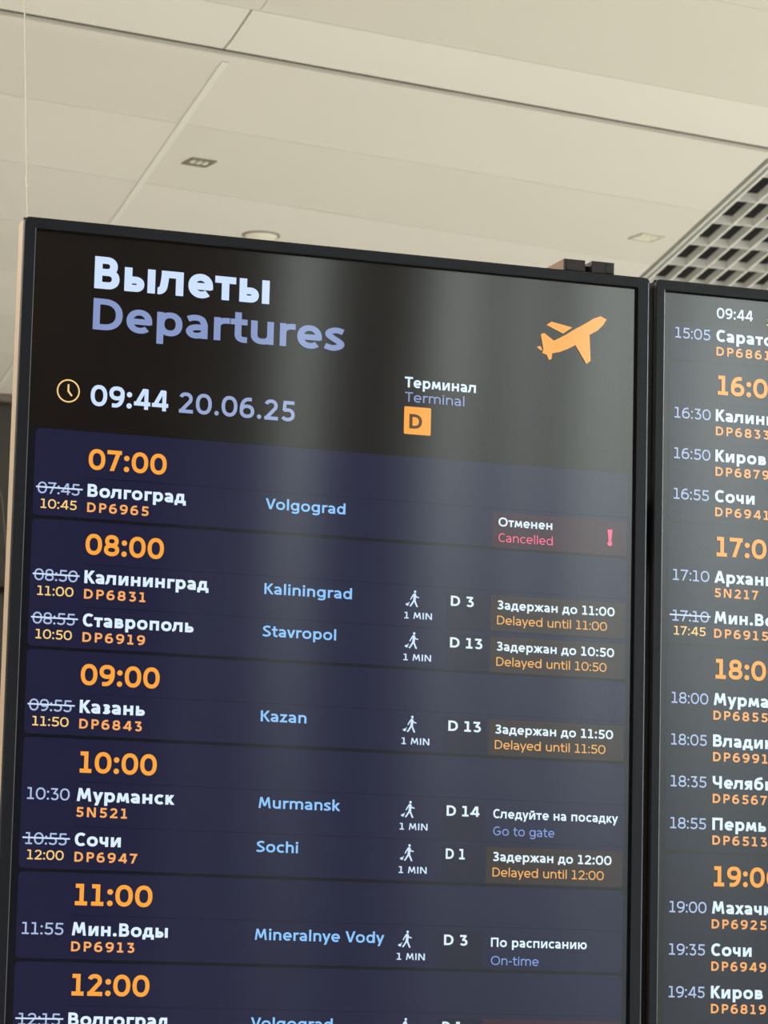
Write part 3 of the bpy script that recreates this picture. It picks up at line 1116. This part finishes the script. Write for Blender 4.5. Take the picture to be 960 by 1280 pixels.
def hour_panel(parent, u_off, v0, v1, hour=None, hb=0, rules=(), mat=None):
    p = flat('hour_panel', rrect(u_off + 9.3, u_off + 672.6, v0, v1, 5.0, 0), 0.3, mat or E_NAVY, parent)
    for r in rules:
        flat('rule_line', [(u_off + 64.5, r - .45), (u_off + 672.6, r - .45), (u_off + 672.6, r + .45), (u_off + 64.5, r + .45)], 0.6, E_RULE, p)
    if hour:
        u0 = 68.6 if hour[0] == '1' else 66.2
        if u_off > 10:
            u0 -= 1.0
        write('hour_heading', hour, u_off + u0, hb, 21.6, E_ORANGE, 0.195, u_off + 149.8 - (1.0 if u_off > 10 else 0), 0, p)
    return p


# ---------------- left display content
write('heading_cyrillic', 'Вылеты', 65.3, 57.0, 34.2, E_TITLE, 0.215, 256.3, -0.01, left)
write('heading_latin', 'Departures', 65.3, 100.7, 33.2, E_BLUEG, 0.185, 341.0, -0.01, left)
write('clock_time', '09:44', 65.9, 181.3, 22.0, E_TITLE, 0.19, 149.3, 0, left)
write('date', '20.06.25', 161.0, 181.1, 21.6, E_DATE, 0.175, 288.0, 0.02, left)
ring_ = []
cu, cv = 42.0, 168.0
for i in range(40):
    a0, a1 = 2 * math.pi * i / 40, 2 * math.pi * (i + 1) / 40
    ring_.append([(cu + 12.2 * math.cos(a0), cv + 12.2 * math.sin(a0)), (cu + 12.2 * math.cos(a1), cv + 12.2 * math.sin(a1)),
                  (cu + 10.75 * math.cos(a1), cv + 10.75 * math.sin(a1)), (cu + 10.75 * math.cos(a0), cv + 10.75 * math.sin(a0))])
ring_.append([(cu - 0.9, cv - 7.0), (cu + 0.9, cv - 7.0), (cu + 0.9, cv + 0.9), (cu - 0.9, cv + 0.9)])
ring_.append([(cu - 0.7, cv + 0.8), (cu + 0.8, cv - 0.4), (cu + 4.6, cv + 4.6), (cu + 3.2, cv + 5.6)])
flat('clock_icon', ring_, 0.9, E_PALE, left)
write('terminal_label_cyrillic', 'Терминал', 410.8, 133.7, 11.6, E_WHITE, 0.19, 492.4, 0, left)
write('terminal_label_latin', 'Terminal', 411.3, 149.4, 10.6, E_BLUEG, 0.135, 479.4, 0, left)
badge = flat('terminal_badge', rrect(411.0, 441.6, 154.4, 184.5, 1.6, 0), 0.6, E_ORANGE, left)
write('badge_letter', 'D', 416.9, 178.2, 15.8, E_BROWN, 0.20, 431.4, 0, badge, 1.1)


# aeroplane outline in millimetres, relative to its tail
PLANE = []


def plane(u, v, s, parent, mat):
    body = [(75.6, -47.7), (68.6, -50.7), (60.7, -47.6), (49.1, -40.0), (37.8, -33.4), (26.6, -25.8), (13.7, -18.6), (1.9, -26.2),
            (-2.0, -24.4), (1.4, -8.2), (0.0, -3.8), (5.3, -2.2), (8.2, 3.5), (11.1, 1.8), (11.7, -4.3), (20.9, -6.7), (30.0, -10.8),
            (39.0, -15.9), (52.3, 4.1), (57.2, 0.2), (55.6, -28.7), (65.2, -34.5), (71.7, -41.2)]
    # cut into convex pieces
    i_ = body
    pcs = [
        [i_[0], i_[1], i_[2], i_[20], i_[21], i_[22]],
        [i_[2], i_[3], i_[20]], [i_[3], i_[4], i_[17], i_[20]], [i_[4], i_[5], i_[16], i_[17]], [i_[5], i_[6], i_[15], i_[16]],
        [i_[6], i_[7], i_[8], i_[9]], [i_[6], i_[9], i_[10], i_[11], i_[14], i_[15]], [i_[11], i_[12], i_[13], i_[14]],
        [i_[17], i_[18], i_[19], i_[20]],
        [(4.7, -35.3), (10.2, -39.6), (35.0, -35.2), (24.2, -27.4)],
        [(-6.4, -9.8), (-2.2, -11.4), (0.2, -7.2), (-1.6, -6.4)]]
    flat('aeroplane_icon', [[(u + a * s, v + b * s) for a, b in pc] for pc in pcs], 0.9, mat, parent)


plane(568.9, 86.6, 1.0, left, E_ORANGE)

flat('timetable_backdrop', [(0.7, 208.0), (679.7, 208.0), (679.7, 1209.0), (0.7, 1209.0)], 0.15, E_GAP, left)
flat('timetable_backdrop', [(712.6, 0.7), (1391.6, 0.7), (1391.6, 1209.0), (712.6, 1209.0)], 0.15, E_GAP2, right_d)
DU = 'Задержан до '
DL = 'Delayed until '
p = hour_panel(left, 0, 209.0, 299.6, '07:00', 248.4, (257.6,))
flight(p, 0, 277.0, '07:45', '10:45', 'Волгоград', 171.5, 'DP6965', 132.0, 'Volgograd', 347.3,
       status='Отменен', sw=584.0, status2='Cancelled', sw2=584.9, s2col=E_PINK, boxcol=E_RBOX, s2dy=17.1)
write('alert_mark', '!', 648.9, 290.5, 18.4, E_PINK, 0.26, 654.9, 0, p)
p = hour_panel(left, 0, 303.2, 434.6, '08:00', 337.2, (347.4, 391.8))
flight(p, 0, 367.1, '08:50', '11:00', 'Калининград', 199.0, 'DP6831', 131.7, 'Kaliningrad', 356.9, 'D 3', 494.7,
       DU + '11:00', DL + '11:00', 658.6, 649.8, E_DELAY, E_OBOX)
flight(p, 0, 411.8, '08:55', '10:50', 'Ставрополь', 184.3, 'DP6919', 132.8, 'Stavropol', 340.4, 'D 13', 505.5,
       DU + '10:50', DL + '10:50', 658.6, 649.8, E_DELAY, E_OBOX)
p = hour_panel(left, 0, 438.0, 524.2, '09:00', 472.1, (481.3,))
flight(p, 0, 500.9, '09:55', '11:50', 'Казань', 135.1, 'DP6843', 132.5, 'Kazan', 310.1, 'D 13', 505.5,
       DU + '11:50', DL + '11:50', 658.6, 649.8, E_DELAY, E_OBOX)
p = hour_panel(left, 0, 527.6, 660.4, '10:00', 561.8, (571.4, 616.6))
flight(p, 0, 591.0, '10:30', None, 'Мурманск', 169.7, '5N521', 120.0, 'Murmansk', 349.5, 'D 14', 505.7,
       'Следуйте на посадку', 'Go to gate', 665.5, 591.9, E_GO, None, 18.4)
flight(p, 0, 636.5, '10:55', '12:00', 'Сочи', 114.5, 'DP6947', 132.6, 'Sochi', 304.5, 'D 1', 490.0,
       DU + '12:00', DL + '12:00', 658.6, 649.8, E_DELAY, E_OBOX)
p = hour_panel(left, 0, 663.8, 750.8, '11:00', 696.3, (706.6,))
flight(p, 0, 726.9, '11:55', None, 'Мин.Воды', 167.3, 'DP6913', 132.6, 'Mineralnye Vody', 401.8, 'D 3', 494.9,
       'По расписанию', 'On-time', 631.2, 576.1, E_GO, None, 19.2)
p = hour_panel(left, 0, 754.2, 884.0, '12:00', 787.0, (797.6,))
flight(p, 0, 817.6, '12:15', None, 'Волгоград', 171.5, '', None, 'Volgograd', 347.3, 'D 1', 490.0, boxcol=E_RBOX)
flat('strike_line', [(11.8, 810.1), (61, 810.1), (61, 811.7), (11.8, 811.7)], 1.2, E_STRIKE, p)

# ---------------- right display content
R0 = 711.9
write('clock_time', '09:44', R0 + 65.5, 25.4, 12.0, E_WHITE, 0.175, R0 + 109.8, 0, right_d)
plane(R0 + 129.0, 31.5, 0.40, right_d, E_PALE)


def rows(v_first_gap, v_end, hour, hb, items):
    rules = []
    pnl = hour_panel(right_d, R0, v_first_gap, v_end, hour, hb, [it[0] - 19.6 for it in items] if hour else (), E_NAVY2)
    for it in items:
        flight(pnl, R0, it[0], it[1], it[2], it[3], it[4], it[5], it[6])


DPW = 132.0
rows(34.0, 75.2, None, 0, [(51.9, '15:05', None, 'Саратов', 0, 'DP6861', DPW)])
rows(78.6, 256.6, '16:00', 111.8, [(142.0, '16:30', None, 'Калининград', 199.0, 'DP6833', DPW), (187.4, '16:50', None, 'Киров', 128.2, 'DP6879', DPW),
                                  (232.7, '16:55', None, 'Сочи', 114.5, 'DP6941', DPW)])
rows(260.0, 391.8, '17:00', 293.0, [(322.8, '17:10', None, 'Архангельск', 0, '5N217', 120.0), (367.8, '17:10', '17:45', 'Мин.Воды', 167.3, 'DP6915', DPW)])
rows(395.2, 618.0, '18:00', 428.5, [(458.0, '18:00', None, 'Мурманск', 169.7, 'DP6855', DPW), (503.5, '18:05', None, 'Владикавказ', 0, 'DP6991', DPW),
                                   (549.0, '18:35', None, 'Челябинск', 0, 'DP6567', DPW), (594.4, '18:55', None, 'Пермь', 0, 'DP6513', DPW)])
rows(621.4, 845.0, '19:00', 655.2, [(685.0, '19:00', None, 'Махачкала', 0, 'DP6925', DPW), (730.5, '19:35', None, 'Сочи', 114.5, 'DP6949', DPW),
                                   (776.0, '19:45', None, 'Киров', 128.2, 'DP6819', DPW)])

# ---------------- bracket blocks on top of the left display
def block(u0, u1, v0, v1, d0, d1, name, mat, parent, ridge=None):
    b_ = bmesh.new()
    p = on(u0, v1, 0); q = on(u1, v0, 0)
    box(b_, p.x, q.x, SY + d0, SY + d1, p.z, q.z, 0.0008, 2)
    if ridge:
        for (ra, rb) in ridge:
            a = on(ra, v1, 0); c = on(rb, v0, 0)
            box(b_, a.x, c.x, SY + d0 - 0.0012, SY + d0 + 0.001, a.z + 0.0008, c.z - 0.0008, 0.0004, 1)
    return child(name, b_, mat, parent)


block(593.0, 618.4, -25.2, -12.0, -0.001, 0.055, 'top_bracket', M_BRACKET, left, ((596.0, 602.5),))
block(626.0, 653.0, -25.6, -12.0, -0.001, 0.055, 'top_bracket', M_BRACKET, left, ((643.0, 651.0),))
block(617.6, 626.8, -20.5, -12.0, 0.006, 0.040, 'bracket_link', M_BEZEL_IN, left)
b_ = bmesh.new()  # thin sheet on the block's side, its warm light put into the colour
p = on(592.9, -12.2, 0); q = on(593.05, -24.6, 0)
box(b_, p.x, q.x, SY + 0.0006, SY + 0.053, p.z, q.z)
child('bracket_lit_side', b_, M_BRACKET_SIDE, left, label='side of the bracket coloured as lit brown')

# ---------------- stand that carries both displays
stand = root('display_stand', (SX + 0.69, SY + 0.15, 0), 'dark steel floor stand behind the two displays', 'stand')
for sx_ in (0.12, 0.56, 0.84, 1.28):
    b_ = bmesh.new(); box(b_, SX + sx_ - 0.03, SX + sx_ + 0.03, SY + 0.099, SY + 0.149, 0.02, SZ - 0.10, 0.003)
    child('post', b_, M_STEEL, stand)
for z in (SZ - 0.25, SZ - 0.95):
    b_ = bmesh.new(); box(b_, SX + 0.04, SX + 1.36, SY + 0.059, SY + 0.099, z - 0.03, z + 0.03, 0.003)
    child('rail', b_, M_STEEL, stand)
b_ = bmesh.new(); box(b_, SX, SX + 1.4, SY + 0.059, SY + 0.60, 0.0, 0.02, 0.003)
child('base_plate', b_, M_STEEL, stand)
for disp, ua in ((left, 0.0), (right_d, 711.9)):
    for u in (150.0, 530.0):
        b_ = bmesh.new()
        p = on(ua + u - 40, 1100, 0); q = on(ua + u + 40, 120, 0)
        box(b_, p.x, q.x, SY + 0.028, SY + 0.0588, p.z, q.z, 0.002)
        child('mounting_channel', b_, M_STEEL, disp)

# ---------------- suspension cable rising beside the corner of the left display
cab = root('suspension_cable', (0.706, 3.30, 2.45), 'thin pale suspension cable rising to the ceiling from the left display corner', 'cable')


def ray(px, py, y):
    d = RIGHT * (px - 480.0) + DOWN * (py - 640.0) + FWD * FPX
    return EYE + d * ((y - EYE.y) / d.y)


def tube(name, p, q, r, mat, parent, n=10):
    b2 = bmesh.new()
    d = (q - p)
    ln = d.length
    bmesh.ops.create_cone(b2, cap_ends=True, segments=n, radius1=r, radius2=r, depth=ln)
    R = d.to_track_quat('Z', 'Y').to_matrix().to_4x4()
    bmesh.ops.transform(b2, matrix=Matrix.Translation((p + q) / 2) @ R, verts=b2.verts)
    return child(name, b2, mat, parent)


c0 = ray(34.6, 290, SY + 0.045)
ca = ray(31.0, 15, SY + 0.045)
c1 = c0 + (ca - c0) * ((CZ - c0.z) / (ca.z - c0.z))
tube('cable', c0 - (c1 - c0) * 0.01, c1, 0.0008, M_CABLE, cab)
f0 = c0.lerp(c1, 0.024); f1 = c0.lerp(c1, 0.030)
tube('ferrule', f0, f1, 0.0016, M_CABLE, cab)
tube('ceiling_cup', c1 - Vector((0, 0, 0.02)), c1 + Vector((0, 0, 0.001)), 0.02, M_CABLE, cab, 20)
b_ = bmesh.new(); box(b_, c0.x - 0.004, c0.x + 0.02, SY + 0.030, SY + 0.052, c0.z - 0.05, c0.z - 0.012, 0.001)
child('clamp', b_, M_STEEL, cab)

# ---------------- dark partition behind, left of the displays
pt = root('dark_partition', (0.9, 7.3, 0), 'charcoal partition with a pale top rail at the left picture edge behind the display', 'partition')
PY = 7.2
tl = ray(0, 493, PY)
b_ = bmesh.new(); box(b_, -1.2, 1.6, PY, PY + 0.12, 0.0, tl.z - 0.018)
child('panel', b_, M_CHAR, pt)
b_ = bmesh.new(); box(b_, -1.2, 1.6, PY - 0.02, PY + 0.14, tl.z - 0.018, tl.z, 0.003)
child('top_rail', b_, M_CHAR_TRIM, pt)
# thin curved seam of an inset door
pp = [ray(-40, 608, PY - 0.006), ray(-8, 608, PY - 0.006), ray(-1, 612, PY - 0.006), ray(2.5, 622, PY - 0.006), ray(4.5, 645, PY - 0.006), ray(8.5, 700, PY - 0.006), ray(12, 760, PY - 0.006), ray(30, 1250, PY - 0.006)]
for a, c in zip(pp[:-1], pp[1:]):
    pass
b_ = bmesh.new()
for a, c in zip(pp[:-1], pp[1:]):
    d = (c - a)
    b3 = bmesh.new()
    bmesh.ops.create_cone(b3, cap_ends=True, segments=8, radius1=0.0011, radius2=0.0011, depth=d.length)
    bmesh.ops.transform(b3, matrix=Matrix.Translation((a + c) / 2) @ d.to_track_quat('Z', 'Y').to_matrix().to_4x4(), verts=b3.verts)
    me_ = bpy.data.meshes.new('tmp'); b3.to_mesh(me_); b3.free(); b_.from_mesh(me_); bpy.data.meshes.remove(me_)
child('door_edging', b_, M_CHAR_TRIM, pt)
b_ = bmesh.new()
k = ray(2, 737, PY - 0.01)
box(b_, k.x - 0.02, k.x + 0.008, PY - 0.02, PY, k.z - 0.006, k.z + 0.006, 0.002)
child('door_latch', b_, M_BEZEL_IN, pt)

# ---------------- unseen dark wall added behind the viewer to darken the left screen reflections
bm = bmesh.new(); box(bm, -9.0, 2.2, -3.6, -3.1, 0, 8.2)
structure('wall_reflection_dark', bm, M_DARKW)
